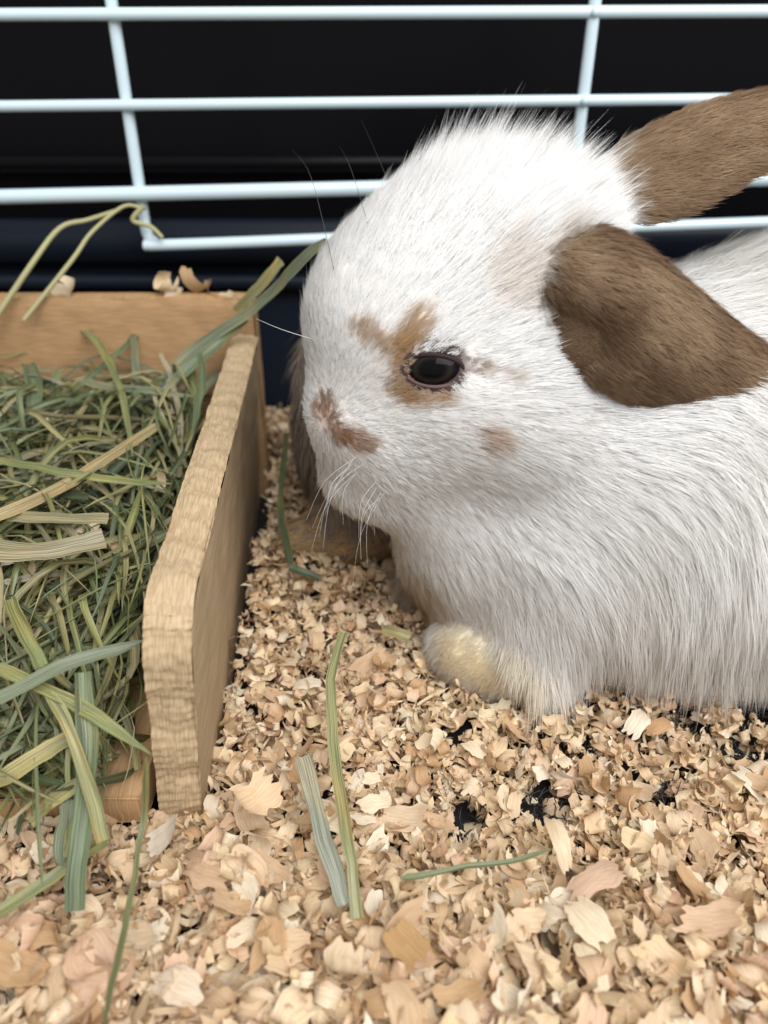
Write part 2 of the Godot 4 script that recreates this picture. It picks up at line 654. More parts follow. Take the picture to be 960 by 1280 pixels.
func skin_mesh(parts: Array, colour: Callable) -> ArrayMesh:
	var pos := PackedVector3Array()
	var nor := PackedVector3Array()
	var tri := PackedInt32Array()
	var col := PackedColorArray()
	for k in parts.size():
		var at := pos.size()
		for t in parts[k][2]: tri.append(t + at)
		pos.append_array(parts[k][0])
		nor.append_array(parts[k][1])
		for i in parts[k][0].size(): col.append(colour.call(k, parts[k][0][i], parts[k][1][i]))
	var arr := []
	arr.resize(Mesh.ARRAY_MAX)
	arr[Mesh.ARRAY_VERTEX] = pos
	arr[Mesh.ARRAY_NORMAL] = nor
	arr[Mesh.ARRAY_COLOR] = col
	arr[Mesh.ARRAY_INDEX] = tri
	var m := ArrayMesh.new()
	m.add_surface_from_arrays(Mesh.PRIMITIVE_TRIANGLES, arr)
	return m


func build_white_rabbit() -> void:
	bone(Vector3(0.0265, 0.0950, -0.1920), Vector3(0.0047, 0.0928, -0.1860), 0.0277, 0.0240)  # skull and brow
	bone(Vector3(0.0142, 0.0976, -0.1900), Vector3(0.0325, 0.0958, -0.1950), 0.0237, 0.0235)  # crown
	bone(Vector3(0.0039, 0.0854, -0.1820), Vector3(-0.0060, 0.0723, -0.1780), 0.0177, 0.0104)  # muzzle
	bone(Vector3(-0.0004, 0.0676, -0.1810), Vector3(-0.0045, 0.0554, -0.1810), 0.0173, 0.0125)  # mouth
	bone(Vector3(0.0137, 0.0603, -0.1820), Vector3(0.0244, 0.0400, -0.1830), 0.0202, 0.0218)  # jowl
	bone(Vector3(0.0232, 0.0776, -0.1730), Vector3(0.0318, 0.0721, -0.1760), 0.0185, 0.0195)  # near cheek
	bone(Vector3(0.0271, 0.0711, -0.2060), Vector3(0.0368, 0.0638, -0.2060), 0.0208, 0.0218)  # far cheek
	bone(Vector3(0.0381, 0.0742, -0.1920), Vector3(0.0678, 0.0442, -0.1940), 0.0297, 0.0391)  # neck
	bone(Vector3(0.0475, 0.0342, -0.1840), Vector3(0.0418, 0.0161, -0.1800), 0.0305, 0.0214)  # chest
	bone(Vector3(0.0280, 0.0275, -0.1880), Vector3(0.0356, 0.0131, -0.1840), 0.0205, 0.0176)  # bib
	bone(Vector3(0.0817, 0.0454, -0.1990), Vector3(0.1706, 0.0462, -0.2190), 0.0532, 0.0708)  # trunk
	bone(Vector3(0.0802, 0.0169, -0.1770), Vector3(0.1688, -0.0006, -0.1920), 0.0241, 0.0328)  # belly
	bone(Vector3(0.0486, 0.0302, -0.1700), Vector3(0.0405, 0.0124, -0.1630), 0.0164, 0.0101)  # near fore leg
	bone(Vector3(0.0393, 0.0083, -0.1570), Vector3(0.0277, 0.0058, -0.1640), 0.0063, 0.0049)  # near paw
	bone(Vector3(0.0249, 0.0053, -0.1670), Vector3(0.0189, 0.0059, -0.1690), 0.0036, 0.0023)  # toe
	bone(Vector3(0.0256, 0.0052, -0.1630), Vector3(0.0198, 0.0052, -0.1650), 0.0036, 0.0022)  # toe
	bone(Vector3(0.0287, 0.0044, -0.1600), Vector3(0.0230, 0.0047, -0.1610), 0.0035, 0.0022)  # toe
	bone(Vector3(0.0295, 0.0179, -0.1960), Vector3(0.0126, 0.0070, -0.1960), 0.0147, 0.0065)  # far paw
	rabbit.k = 0.011
	nose_at = Vector3(-0.0144, 0.0742, -0.1676)
	crown_at = Vector3(0.0267, 0.1238, -0.1863)
	eye_at = Vector3(0.0106, 0.0907, -0.1590)
	eye_out = rabbit.grad(eye_at)
	eye_out = (eye_out + Vector3(-0.1, 0.1, 0.25)).normalized()
	eye_across = (Vector3(1.0, 0.03, 0.0) - eye_out * eye_out.x).normalized()
	eye_up = eye_across.cross(eye_out)
	if eye_up.y < 0.0: eye_up = -eye_up
	var tan_ := Color(0.43, 0.27, 0.13)
	mark(Vector3(0.0035, 0.0950, -0.1607), Vector3(0.0028, 0.0854, -0.1607), 0.0035, tan_, 0.8)
	mark(Vector3(-0.0056, 0.0968, -0.1637), Vector3(0.0010, 0.0938, -0.1609), 0.0026, tan_, 0.7)
	mark(Vector3(0.0058, 0.0993, -0.1615), Vector3(0.0031, 0.0940, -0.1605), 0.0030, tan_, 0.8)
	mark(Vector3(0.0036, 0.0836, -0.1605), Vector3(0.0119, 0.0858, -0.1578), 0.0026, Color(0.50, 0.33, 0.18), 0.8)
	mark(Vector3(0.0159, 0.0927, -0.1591), Vector3(0.0207, 0.0909, -0.1581), 0.0017, Color(0.18, 0.13, 0.10), 0.75)
	mark(Vector3(0.0207, 0.0909, -0.1581), Vector3(0.0264, 0.0887, -0.1575), 0.0014, Color(0.50, 0.41, 0.33), 0.5)
	mark(Vector3(-0.0140, 0.0773, -0.1679), Vector3(-0.0113, 0.0728, -0.1651), 0.0030, Color(0.30, 0.17, 0.095), 0.85)
	mark(Vector3(-0.0094, 0.0724, -0.1641), Vector3(-0.0052, 0.0715, -0.1626), 0.0026, Color(0.36, 0.20, 0.11), 0.8)
	mark(Vector3(0.0219, 0.0772, -0.1544), Vector3(0.0223, 0.0762, -0.1544), 0.0036, Color(0.50, 0.33, 0.21), 0.65)
	mark(Vector3(0.0253, 0.1076, -0.1660), Vector3(0.0291, 0.1063, -0.1659), 0.0070, Color(0.60, 0.47, 0.36), 0.35)
	mark(Vector3(0.0352, 0.1117, -0.1702), Vector3(0.0344, 0.1106, -0.1692), 0.0042, Color(0.40, 0.28, 0.18), 0.55)
	mark(Vector3(0.0187, 0.0112, -0.1602), Vector3(0.0263, 0.0092, -0.1535), 0.0050, Color(0.62, 0.47, 0.24), 0.75)
	mark(Vector3(0.0263, 0.0092, -0.1535), Vector3(0.0364, 0.0102, -0.1494), 0.0046, Color(0.62, 0.47, 0.24), 0.6)
	mark(Vector3(0.0211, 0.0123, -0.1589), Vector3(0.0343, 0.0136, -0.1511), 0.010, Color(0.80, 0.71, 0.52), 0.6)
	mark(Vector3(-0.0158, 0.0762, -0.1696), Vector3(-0.0148, 0.0748, -0.1680), 0.0017, Color(0.50, 0.33, 0.25), 0.6)
	mark(Vector3(0.0109, 0.0268, -0.1696), Vector3(0.0079, 0.0100, -0.1911), 0.007, Color(0.50, 0.37, 0.22), 0.6)
	var o := base("rabbit", Vector3.ZERO)
	tag(o, "white baby lop rabbit with brown ears and tan eye patches crouching on the shavings", "rabbit")
	var body := rabbit.skin(Vector3(-0.035, -0.014, -0.285), Vector3(0.245, 0.135, -0.115), 0.0024)
	var near := ear([Vector3(0.0323, 0.1091, -0.1720), Vector3(0.0360, 0.1150, -0.1750), Vector3(0.0454, 0.1170, -0.1760), Vector3(0.0554, 0.1134, -0.1770), Vector3(0.0664, 0.1064, -0.1750), Vector3(0.0775, 0.0983, -0.1710), Vector3(0.0869, 0.0921, -0.1660), Vector3(0.0954, 0.0872, -0.1610)],
		[Vector3(0.0336, 0.1002, -0.1660), Vector3(0.0388, 0.0922, -0.1630), Vector3(0.0465, 0.0868, -0.1610), Vector3(0.0553, 0.0816, -0.1620), Vector3(0.0659, 0.0796, -0.1630), Vector3(0.0780, 0.0790, -0.1630), Vector3(0.0882, 0.0802, -0.1640), Vector3(0.0978, 0.0833, -0.1630)], 0.34, Vector3(0.17, 0.80, 0.013))
	var far := ear([Vector3(0.0492, 0.1229, -0.2060), Vector3(0.0579, 0.1299, -0.2080), Vector3(0.0683, 0.1354, -0.2100), Vector3(0.0812, 0.1394, -0.2130), Vector3(0.0947, 0.1413, -0.2160), Vector3(0.1122, 0.1422, -0.2200)],
		[Vector3(0.0558, 0.1159, -0.1990), Vector3(0.0630, 0.1140, -0.1970), Vector3(0.0722, 0.1157, -0.1980), Vector3(0.0825, 0.1205, -0.2000), Vector3(0.0936, 0.1257, -0.2040), Vector3(0.1107, 0.1325, -0.2110)], 0.16, Vector3(-1, 0, 0))
	var skin_col := func(k: int, p: Vector3, n: Vector3) -> Color:
		if k == 0: return coat(p, Color(0.80, 0.75, 0.70)).lerp(Color(0.055, 0.036, 0.03), 1.0 - smoothstep(0.0072, 0.0090, (p - eye_at).length()))
		return Color(0.26, 0.17, 0.10)
	put("body", skin_mesh([body, near, far], skin_col), tinted(0.9), o)
	var hair := tinted(0.7, 0.8)
	hair.metallic_specular = 0.15
	var fur := Fur.new()
	grow(fur, body[0], body[1], body[2], white_style)
	put("white_fur", fur.mesh(), hair, o).set_meta("kind", "stuff")
	fur = Fur.new()
	grow(fur, near[0], near[1], near[2], func(p, n): return ear_style(p, n, near[3], near[4], near[5], true))
	put("near_ear_fur", fur.mesh(), hair, o).set_meta("kind", "stuff")
	fur = Fur.new()
	grow(fur, far[0], far[1], far[2], func(p, n): return ear_style(p, n, far[3], far[4], far[5], false))
	put("far_ear_fur", fur.mesh(), hair, o).set_meta("kind", "stuff")
	build_eye(o)
	# whiskers of the muzzle and the brow, each a tapered hair
	var wm := stuff_material(lin(0.8, 0.78, 0.75), 0.4)
	var dark := stuff_material(lin(0.05, 0.045, 0.04), 0.5)
	for k in 14:
		var root := Vector3(-0.0064, 0.0692, -0.1630).lerp(Vector3(-0.0086, 0.0628, -0.1658), rng.randf()).lerp(Vector3(0.0038, 0.0617, -0.1618).lerp(Vector3(0.0000, 0.0541, -0.1654), rng.randf()), rng.randf())
		root -= rabbit.grad(root) * rabbit.field(root)
		var way := Vector3(-0.45 + (root.x - 0.0) * 25.0 + rng.randf_range(-0.25, 0.2), rng.randf_range(-1.0, -0.6), rng.randf_range(0.0, 0.45)).normalized()
		var ln := rng.randf_range(0.012, 0.026)
		var st := start()
		tube(st, catmull([root, root + way * ln * 0.5 + Vector3(-0.0008, 0.0008, 0), root + way * ln + Vector3(0.002, -0.002, 0)], 4), 0.000042, 0.000015, 4, Color.WHITE, false)
		put("whisker", st.commit(), wm, o)
	for a in [[Vector3(0.0034, 0.1149, -0.1721), Vector3(0.0011, 0.1228, -0.1960), Vector3(-0.0052, 0.1362, -0.1980)], [Vector3(-0.0017, 0.1125, -0.1716), Vector3(-0.0073, 0.1262, -0.1900), Vector3(-0.0100, 0.1316, -0.1900)], [Vector3(-0.0106, 0.1063, -0.1727), Vector3(-0.0162, 0.1249, -0.1870), Vector3(-0.0202, 0.1310, -0.1870)], [Vector3(0.0146, 0.1180, -0.1735), Vector3(0.0225, 0.1279, -0.1970), Vector3(0.0228, 0.1377, -0.2000)],
		[Vector3(-0.0157, 0.0926, -0.1725), Vector3(-0.0242, 0.0934, -0.1780), Vector3(-0.0304, 0.0954, -0.1800)]]:
		var st := start()
		tube(st, catmull(a, 5), 0.00008, 0.00002, 4, Color.WHITE, false)
		put("whisker", st.commit(), dark if a[2].y > 0.1 else wm, o)


func build_eye(o: Node3D) -> void:
	var c := eye_at - eye_out * 0.0050
	var rx := 0.0084
	var ry := 0.0056
	var rz := 0.0062
	var st := start()
	st.set_smooth_group(0)
	var rings := 22
	var seg := 40
	for i in rings:
		for j in seg:
			for q in [[i, j], [i + 1, j], [i, j + 1], [i, j + 1], [i + 1, j], [i + 1, j + 1]]:
				var th: float = PI * 0.55 * q[0] / rings
				var ph: float = TAU * q[1] / seg
				var d := Vector3(sin(th) * cos(ph), sin(th) * sin(ph), cos(th))
				var r := sin(th)
				var col := Color(0.004, 0.004, 0.005)
				if r > 0.33 and r < 0.56:
					col = Color(0.022, 0.018, 0.016).lerp(Color(0.009, 0.007, 0.007), absf(r - 0.46) / 0.12)
				elif r >= 0.56:
					col = Color(0.009, 0.007, 0.008)
				st.set_color(col)
				st.add_vertex(c + eye_across * d.x * rx + eye_up * d.y * ry + eye_out * d.z * rz)
	st.index()
	st.generate_normals()
	var m := tinted(0.05)
	m.metallic_specular = 0.17
	put("eye", st.commit(), m, o)
	var path: Array = []
	for k in 33:
		var a := TAU * k / 32.0
		var x := cos(a) * 0.0066
		var y := sin(a) * 0.0039 * (0.78 if sin(a) > 0 else 1.0)
		x -= 0.0013 * smoothstep(0.75, 1.0, -cos(a))
		var z := 1.0 - pow(x / rx, 2) - pow(y / ry, 2)
		path.append(c + eye_across * x + eye_up * (y - 0.0009 * cos(a) * -1.0 * (-0.5)) + eye_out * (sqrt(maxf(z, 0.02)) * rz + 0.0001))
	var up := path.slice(0, 18)
	var down := path.slice(16, 33)
	for e in [[up, 0.00055, Color(0.035, 0.022, 0.022), "upper_eyelid"], [down, 0.00050, Color(0.135, 0.08, 0.075), "lower_eyelid"]]:
		st = start()
		tube(st, catmull(e[0], 2), e[1], e[1], 8, e[2])
		var lid := tinted(0.6)
		lid.metallic_specular = 0.25
		put(e[3], st.commit(), lid, o)


func build_other_rabbit() -> void:
	var f := Flesh.new()
	f.k = 0.012
	f.bone(Vector3(0.001, 0.046, -0.240), Vector3(0.125, 0.048, -0.260), 0.029, 0.042)
	f.bone(Vector3(0.001, 0.030, -0.236), Vector3(0.020, 0.022, -0.240), 0.027, 0.024)
	f.bone(Vector3(-0.005, 0.062, -0.244), Vector3(0.012, 0.062, -0.250), 0.020, 0.024)
	f.bone(Vector3(-0.006, 0.016, -0.226), Vector3(-0.010, 0.012, -0.216), 0.012, 0.009)
	f.bone(Vector3(0.005, 0.013, -0.222), Vector3(-0.028, 0.012, -0.212), 0.010, 0.0065)
	var o := base("rabbit", Vector3.ZERO)
	tag(o, "grey-brown rabbit mostly hidden behind the white one, only chest, paw and back showing", "rabbit")
	var body := f.skin(Vector3(-0.06, -0.014, -0.32), Vector3(0.18, 0.115, -0.19), 0.0032)
	put("body", skin_mesh([body], func(_k, _p, _n): return Color(0.18, 0.145, 0.115)), tinted(0.9), o)
	var fur := Fur.new()
	grow(fur, body[0], body[1], body[2], other_style)
	var hair := tinted(0.65, 0.3)
	hair.metallic_specular = 0.2
	put("brown_fur", fur.mesh(), hair, o).set_meta("kind", "stuff")


# ---------------------------------------------------------------- the cage
func build_cage() -> void:
	var paint := stuff_material(lin(0.56, 0.68, 0.73), 0.32)
	paint.clearcoat_enabled = true
	paint.clearcoat = 0.35
	paint.clearcoat_roughness = 0.15
	var o := base("cage_grille", Vector3.ZERO)
	tag(o, "pale blue-white wire cage grille with long horizontal rods behind the rabbit", "cage grille")
	for w in [[0.1602, 0.1615, 0.0020], [0.1327, 0.1352, 0.0019], [0.1025, 0.1085, 0.0027]]:
		var st := start()
		var z := -0.310
		tube(st, catmull([Vector3(-0.36, lerpf(w[0], w[1], -0.71), z), Vector3(-0.145, w[0], z), Vector3(0.158, w[1], z - 0.004), Vector3(0.36, lerpf(w[0], w[1], 1.67), z - 0.006)], 4), w[2], w[2], 14)
		put("horizontal_wire", st.commit(), paint, o)
	for y in [0.189, 0.217, 0.245]:
		var st := start()
		tube(st, catmull([Vector3(-0.36, y - 0.002, -0.31), Vector3(0.36, y + 0.002, -0.315)], 4), 0.0019, 0.0019, 10)
		put("horizontal_wire", st.commit(), paint, o)
	var st2 := start()
	var loop: Array = [Vector3(-0.0926, 0.26, -0.3135), Vector3(-0.0927, 0.18, -0.3135), Vector3(-0.0928, 0.102, -0.3135), Vector3(-0.0927, 0.0925, -0.313), Vector3(-0.0918, 0.0880, -0.312), Vector3(-0.0890, 0.0856, -0.311), Vector3(-0.0840, 0.0850, -0.310), Vector3(0.02, 0.0884, -0.312), Vector3(0.20, 0.0945, -0.314), Vector3(0.36, 0.1, -0.316)]
	tube(st2, catmull(loop, 6), 0.0022, 0.0022, 14)
	put("bent_door_wire", st2.commit(), paint, o)
	var st3 := start()
	tube(st3, catmull([Vector3(0.0718, 0.26, -0.3135), Vector3(0.0718, 0.16, -0.3135), Vector3(0.0718, 0.09, -0.3165)], 4), 0.0022, 0.0022, 14)
	put("vertical_wire", st3.commit(), paint, o)
	for w in [[-0.0927, 0.1605], [-0.0927, 0.1331], [0.0718, 0.1611], [0.0718, 0.1345], [-0.0928, 0.1036]]:
		var sp := SphereMesh.new()
		sp.radius = 0.0018
		sp.height = 0.0036
		sp.radial_segments = 12
		sp.rings = 6
		put("weld", sp, paint, o).position = Vector3(w[0], w[1], -0.3115)
	# the dark tray that the grille stands in
	var plastic := stuff_material(lin(0.010, 0.014, 0.023), 0.38)
	plastic.metallic_specular = 0.28
	var t := base("cage_tray", Vector3.ZERO)
	tag(t, "dark navy plastic cage tray with a ribbed wall behind the wooden box", "cage tray")
	for b in [["tray_lip", Vector3(0.8, 0.0165, 0.012), Vector3(0.0, 0.0825, -0.331), 0.0], ["tray_wall", Vector3(0.8, 0.086, 0.006), Vector3(0.0, 0.0295, -0.336), 0.0],
		["tray_ledge", Vector3(0.8, 0.006, 0.010), Vector3(0.0, 0.066, -0.331), 0.0], ["tray_rib", Vector3(0.010, 0.058, 0.008), Vector3(-0.171, 0.034, -0.331), 0.0], ["tray_rib", Vector3(0.010, 0.058, 0.008), Vector3(0.16, 0.034, -0.331), 0.0]]:
		var m := put(b[0], board(b[1], 0.0, 0.0, 0.012), plastic, t)
		m.position = b[2]
	# the black room side behind the grille
	var black := stuff_material(lin(0.004, 0.004, 0.005), 0.22)
	black.metallic_specular = 0.2
	var p := base("black_panel", Vector3.ZERO)
	tag(p, "black glossy panel with faint horizontal ridges behind the cage grille", "panel")
	put("panel_sheet", board(Vector3(1.6, 0.9, 0.02), 0.0, 0.0, 0.06), black, p).position = Vector3(0, 0.28, -0.46)
	for y in [0.098, 0.180]:
		put("ridge", board(Vector3(1.6, 0.008, 0.004), 0.0, 0.0, 0.02), black, p).position = Vector3(0, y, -0.4455)


func build_box() -> void:
	var grain := fibre_image(512, 512, 4.0, 12.0, 0.88, 5)
	var o := base("wooden_hay_box", Vector3.ZERO)
	tag(o, "open wooden hay box of rough tan boards filled with hay", "hay box")
	var m := stuff_material(lin(0.50, 0.375, 0.23), 0.8)
	m.albedo_texture = grain
	m.heightmap_enabled = true
	m.heightmap_texture = grain
	m.heightmap_scale = 0.06
	var side := put("side_board", board(Vector3(0.0095, 0.072, 0.166), 0.013, 0.0006, 0.0008), m, o)
	side.position = Vector3(-0.0495, 0.0230, -0.1975)
	side.rotation = Vector3(0, atan2(0.0100, 0.166), -0.078)
	var m2: StandardMaterial3D = m.duplicate()
	m2.albedo_color = lin(0.46, 0.285, 0.14)
	m2.uv1_scale = Vector3(1.2, 0.5, 1)
	var back := put("back_board", board(Vector3(0.085, 0.185, 0.0095), 0.0, 0.0003, 0.0025), m2, o)
	back.rotation = Vector3(0, 0, PI / 2)
	back.position = Vector3(-0.1405, 0.0298, -0.2862)
	var low := put("floor_board", board(Vector3(0.196, 0.0095, 0.168), 0.0, 0.0004, 0.003), m2, o)
	low.position = Vector3(-0.1515, 0.0042, -0.1965)


# ---------------------------------------------------------------- loose stuff
func scatter(called: String, label: String, meshes: Array, mats: Material, places: Array) -> void:
	# places: [variant, transform, colour]; one object whose copies nobody could count
	var o := base(called)
	tag(o, label, "", "", "stuff")
	for k in meshes.size():
		var list := places.filter(func(x): return x[0] == k)
		if list.is_empty():
			continue
		var mm := MultiMesh.new()
		mm.transform_format = MultiMesh.TRANSFORM_3D
		mm.use_colors = true
		mm.mesh = meshes[k]
		mm.instance_count = list.size()
		for i in list.size():
			mm.set_instance_transform(i, list[i][1])
			mm.set_instance_color(i, list[i][2])
		var mi := MultiMeshInstance3D.new()
		mi.name = called + "_pieces"
		mi.multimesh = mm
		mi.material_override = mats
		o.add_child(mi, true)
		mi.set_meta("kind", "stuff")


func lie(p: Vector3, tilt: float) -> Transform3D:
	var up := Vector3(rng.randfn(0, tilt), 1.0, rng.randfn(0, tilt)).normalized()
	var x := Vector3(1, 0, 0).rotated(Vector3.UP, rng.randf() * TAU)
	return Transform3D(cross_of((x - up * x.dot(up)).normalized(), up) * Basis(Vector3.RIGHT, PI if rng.randf() < 0.4 else 0.0), p)


func build_bedding() -> void:
	holes = [[Vector3(0.0195, -0.0040, -0.1161), 0.0050], [Vector3(0.0382, -0.0040, -0.1219), 0.0052], [Vector3(0.1016, -0.0040, -0.1509), 0.0065], [Vector3(0.0643, -0.0040, -0.1438), 0.0035], [Vector3(0.0797, -0.0040, -0.1457), 0.0042], [Vector3(0.0919, -0.0040, -0.1365), 0.0042], [Vector3(0.0680, -0.0040, -0.1242), 0.0028], [Vector3(0.0522, -0.0040, -0.1370), 0.002]]
	var grain := fibre_image(128, 128, 3.0, 5.0, 0.93, 9)
	var wood := tinted(0.75, 0.55)
	wood.albedo_texture = grain
	var kinds: Array = []
	for k in 24:
		var s: Array = [
			[rng.randf_range(0.006, 0.010), rng.randf_range(0.0035, 0.006), rng.randf_range(120, 330), 25.0, 0.4, 7, 4],
			[rng.randf_range(0.008, 0.014), rng.randf_range(0.0022, 0.004), rng.randf_range(350, 700), 20.0, 0.35, 11, 3],
			[rng.randf_range(0.003, 0.006), rng.randf_range(0.002, 0.0042), rng.randf_range(40, 300), 60.0, 0.5, 5, 3],
			[rng.randf_range(0.006, 0.013), rng.randf_range(0.0006, 0.0019), rng.randf_range(40, 420), 0.0, 0.35, 8, 2],
		][[0, 1, 2, 3, 3, 2][k % 6]]
		kinds.append(flake(s[0], s[1], s[2], s[3], s[4], s[5], s[6]))
	var places: Array = []
	for k in 92000:
		var p := Vector3(rng.randf_range(-0.24, 0.26), 0, rng.randf_range(-0.325, -0.045))
		if in_box(p) or (p.x < -0.2 and p.z < -0.1):
			continue
		if absf(p.x) > 0.05 - p.z * 0.58:
			continue
		var depth := rng.randf()
		var h := bedding_height(p.x, p.z)
		if in_hole(p):
			if rng.randf() < 0.94: continue
			h -= 0.006
		p.y = lerpf(-0.010, h, pow(depth, 0.45))
		if k % 2 == 0 and depth < 0.4: p.y = rng.randf_range(-0.0115, -0.008)
		places.append([rng.randi() % 24, lie(p, lerpf(0.15, 0.75, depth)).scaled_local(Vector3.ONE * lerpf(0.35, 1.2, pow(rng.randf(), 1.3)) * lerpf(0.76, 1.1, smoothstep(-0.13, -0.08, p.z))), shaving_color()])
	scatter("wood_shavings", "deep litter of small curled pine shavings covering the cage floor", kinds, wood, places)
	# the largest loose ones, each a thing
	var tints: Array = []
	var tint_names := ["tan", "cream", "honey-brown", "rosy", "pale yellowish", "light brown", "sandy", "whitish"]
	for c in [Color(0.74, 0.56, 0.38), Color(0.84, 0.71, 0.54), Color(0.60, 0.40, 0.23), Color(0.74, 0.53, 0.39), Color(0.80, 0.65, 0.44), Color(0.65, 0.47, 0.31), Color(0.77, 0.61, 0.44), Color(0.86, 0.77, 0.64)]:
		var m: StandardMaterial3D = wood.duplicate()
		m.vertex_color_use_as_albedo = false
		m.albedo_color = Color(c.r, c.g, c.b * 0.97).linear_to_srgb()
		tints.append(m)
	var big: Array = []
	for k in 16:
		big.append(flake(rng.randf_range(0.009, 0.0135), rng.randf_range(0.0045, 0.0075), [rng.randf_range(60, 150), rng.randf_range(180, 420)][k % 2], rng.randf_range(5, 40), 0.4, 9, 5))
	var made := 0
	while made < 270:
		var p := Vector3(rng.randf_range(-0.12, 0.12), 0, -rng.randf_range(0.062, 0.165))
		if in_box(p) or in_hole(p) or absf(p.x) > 0.045 - p.z * 0.5 or (p.z < -0.14 and p.x > 0.0):
			continue
		p.y = bedding_height(p.x, p.z) + rng.randf_range(0.0, 0.002)
		var ci := rng.randi() % 8
		var s := put("wood_shaving", big[made % 16], tints[ci])
		s.transform = lie(p, 0.5).scaled_local(Vector3.ONE * rng.randf_range(0.5, 0.95) * lerpf(0.88, 1.05, smoothstep(-0.13, -0.08, p.z)))
		var where := "in the left foreground" if p.x < -0.04 else "beside the side board" if p.x < -0.022 and p.z < -0.1 else "in the right foreground" if p.x > 0.025 and p.z > -0.11 else "in front of the white rabbit's flank" if p.x > 0.025 else "in the middle foreground" if p.z > -0.11 else "between side board and paw"
		tag(s, "%s %s shaving lying on the litter %s" % [tint_names[ci], "curled" if made % 2 else "flattish", where], "wood shaving", "loose shavings on top of the litter")
		made += 1
	var pale := Color(0.84, 0.76, 0.64)
	for a in [
		[Vector3(-0.0465, 0.0060, -0.1052), 0.013, 0.008, 40.0, pale, "pale torn shaving lying against the foot of the side board", 0.5],
		[Vector3(-0.0367, 0.0050, -0.0984), 0.015, 0.010, 20.0, Color(0.62, 0.43, 0.28), "broad pinkish fan-shaped shaving in front of the side board", 0.15],
		[Vector3(0.0429, 0.0060, -0.1206), 0.0075, 0.0042, 15.0, Color(0.85, 0.77, 0.63), "small upright cream chip beside a dark gap in the litter", 0.9],
		[Vector3(0.0042, 0.0060, -0.0820), 0.010, 0.0085, 60.0, Color(0.46, 0.29, 0.13), "square honey-brown shaving, the darkest flat one in the foreground", 0.2],
		[Vector3(0.0402, 0.0060, -0.0867), 0.013, 0.0085, 35.0, Color(0.80, 0.68, 0.50), "cream shaving with a ragged wedge outline in the right foreground", 0.15],
		[Vector3(0.0431, 0.0060, -0.0959), 0.018, 0.0075, 25.0, Color(0.66, 0.47, 0.34), "long pinkish-grey shaving lying flat in the middle of the litter", 0.1],
		[Vector3(0.0633, 0.0060, -0.0867), 0.014, 0.008, 30.0, Color(0.70, 0.50, 0.34), "wide rosy shaving with a bent end at the right edge", 0.3],
		[Vector3(-0.0374, 0.0060, -0.0748), 0.012, 0.007, 25.0, Color(0.76, 0.64, 0.50), "greyish-white shaving alone in the dark lower left foreground", 0.2],
		[Vector3(-0.0279, 0.0100, -0.1112), 0.013, 0.011, 90.0, Color(0.78, 0.58, 0.38), "crumpled bright shaving bunch beside the side board's front end", 0.4],
		[Vector3(0.0642, 0.0060, -0.1384), 0.012, 0.006, 120.0, Color(0.84, 0.74, 0.60), "white curled shaving among dark gaps under the rabbit", 0.5],
		[Vector3(0.0688, 0.0060, -0.1371), 0.010, 0.006, 170.0, Color(0.60, 0.38, 0.20), "orange-tan rolled shaving between two dark gaps", 0.2],
		[Vector3(0.0369, 0.0080, -0.1028), 0.016, 0.0042, 90.0, Color(0.80, 0.66, 0.47), "long cream shaving lying like a roof tile in mid litter", 0.2],
		[Vector3(-0.0247, 0.0050, -0.0975), 0.011, 0.009, 60.0, Color(0.62, 0.44, 0.28), "tan rounded shaving beside the two standing hay blades", 0.3],
		[Vector3(-0.0065, 0.0080, -0.0758), 0.014, 0.010, 210.0, Color(0.74, 0.60, 0.42), "rolled shaving open like a tube in the front centre", 0.3],
	]:
		var s := put("wood_shaving", flake(a[1] * 0.78, a[2] * 0.78, a[3] + 60.0, 45.0, 0.5, 12, 7), null)
		var m: StandardMaterial3D = wood.duplicate()
		m.vertex_color_use_as_albedo = false
		m.albedo_color = a[4].linear_to_srgb()
		s.material_override = m
		s.transform = lie(a[0], a[6])
		tag(s, a[5], "wood shaving")
	# shavings thrown up on the rim of the back board
	for a in [[Vector3(-0.0823, 0.0776, -0.2860), 0.017, 0.006, 260.0, "curled shaving standing on the back board rim, left of its mates"], [Vector3(-0.0690, 0.0782, -0.2860), 0.018, 0.006, 170.0, "longest pale shaving leaning on the back board rim under the bent wire"],
		[Vector3(-0.0762, 0.0747, -0.2860), 0.012, 0.007, 300.0, "small rolled shaving lying flat on the back board rim"], [Vector3(-0.0643, 0.0753, -0.2860), 0.013, 0.005, 220.0, "light brown shaving lying across the back board rim beside the longest one"], [Vector3(-0.0576, 0.0746, -0.2840), 0.010, 0.006, 120.0, "grey shaving at the back board's corner beside a cut stem"], [Vector3(-0.1152, 0.0776, -0.2860), 0.016, 0.006, 200.0, "brownish shaving caught under the drooping stems on the back board"]]:
		var s := put("wood_shaving", flake(a[1], a[2], a[3], 20.0, 0.4, 9, 4), tints[rng.randi() % 8])
		s.transform = Transform3D(Basis.from_euler(Vector3(rng.randf_range(0.4, 1.2), rng.randf() * TAU, rng.randf_range(0.3, 1.0))), a[0] - Vector3(0, 0.0035, 0))
		tag(s, a[4], "wood shaving")
	for k in 26:
		var p := Vector3(rng.randf_range(-0.14, -0.06), 0, rng.randf_range(-0.255, -0.125))
		p.y = hay_top(p.x, p.z) + 0.002
		var s := put("wood_shaving", big[rng.randi() % 16], tints[rng.randi() % 8])
		s.transform = lie(p, 0.6).scaled_local(Vector3.ONE * rng.randf_range(0.35, 0.75))
		tag(s, "pale shaving scrap caught among the hay in the box", "wood shaving", "shavings caught in the hay")
	# black fibres that show in the gaps
	var st := start()
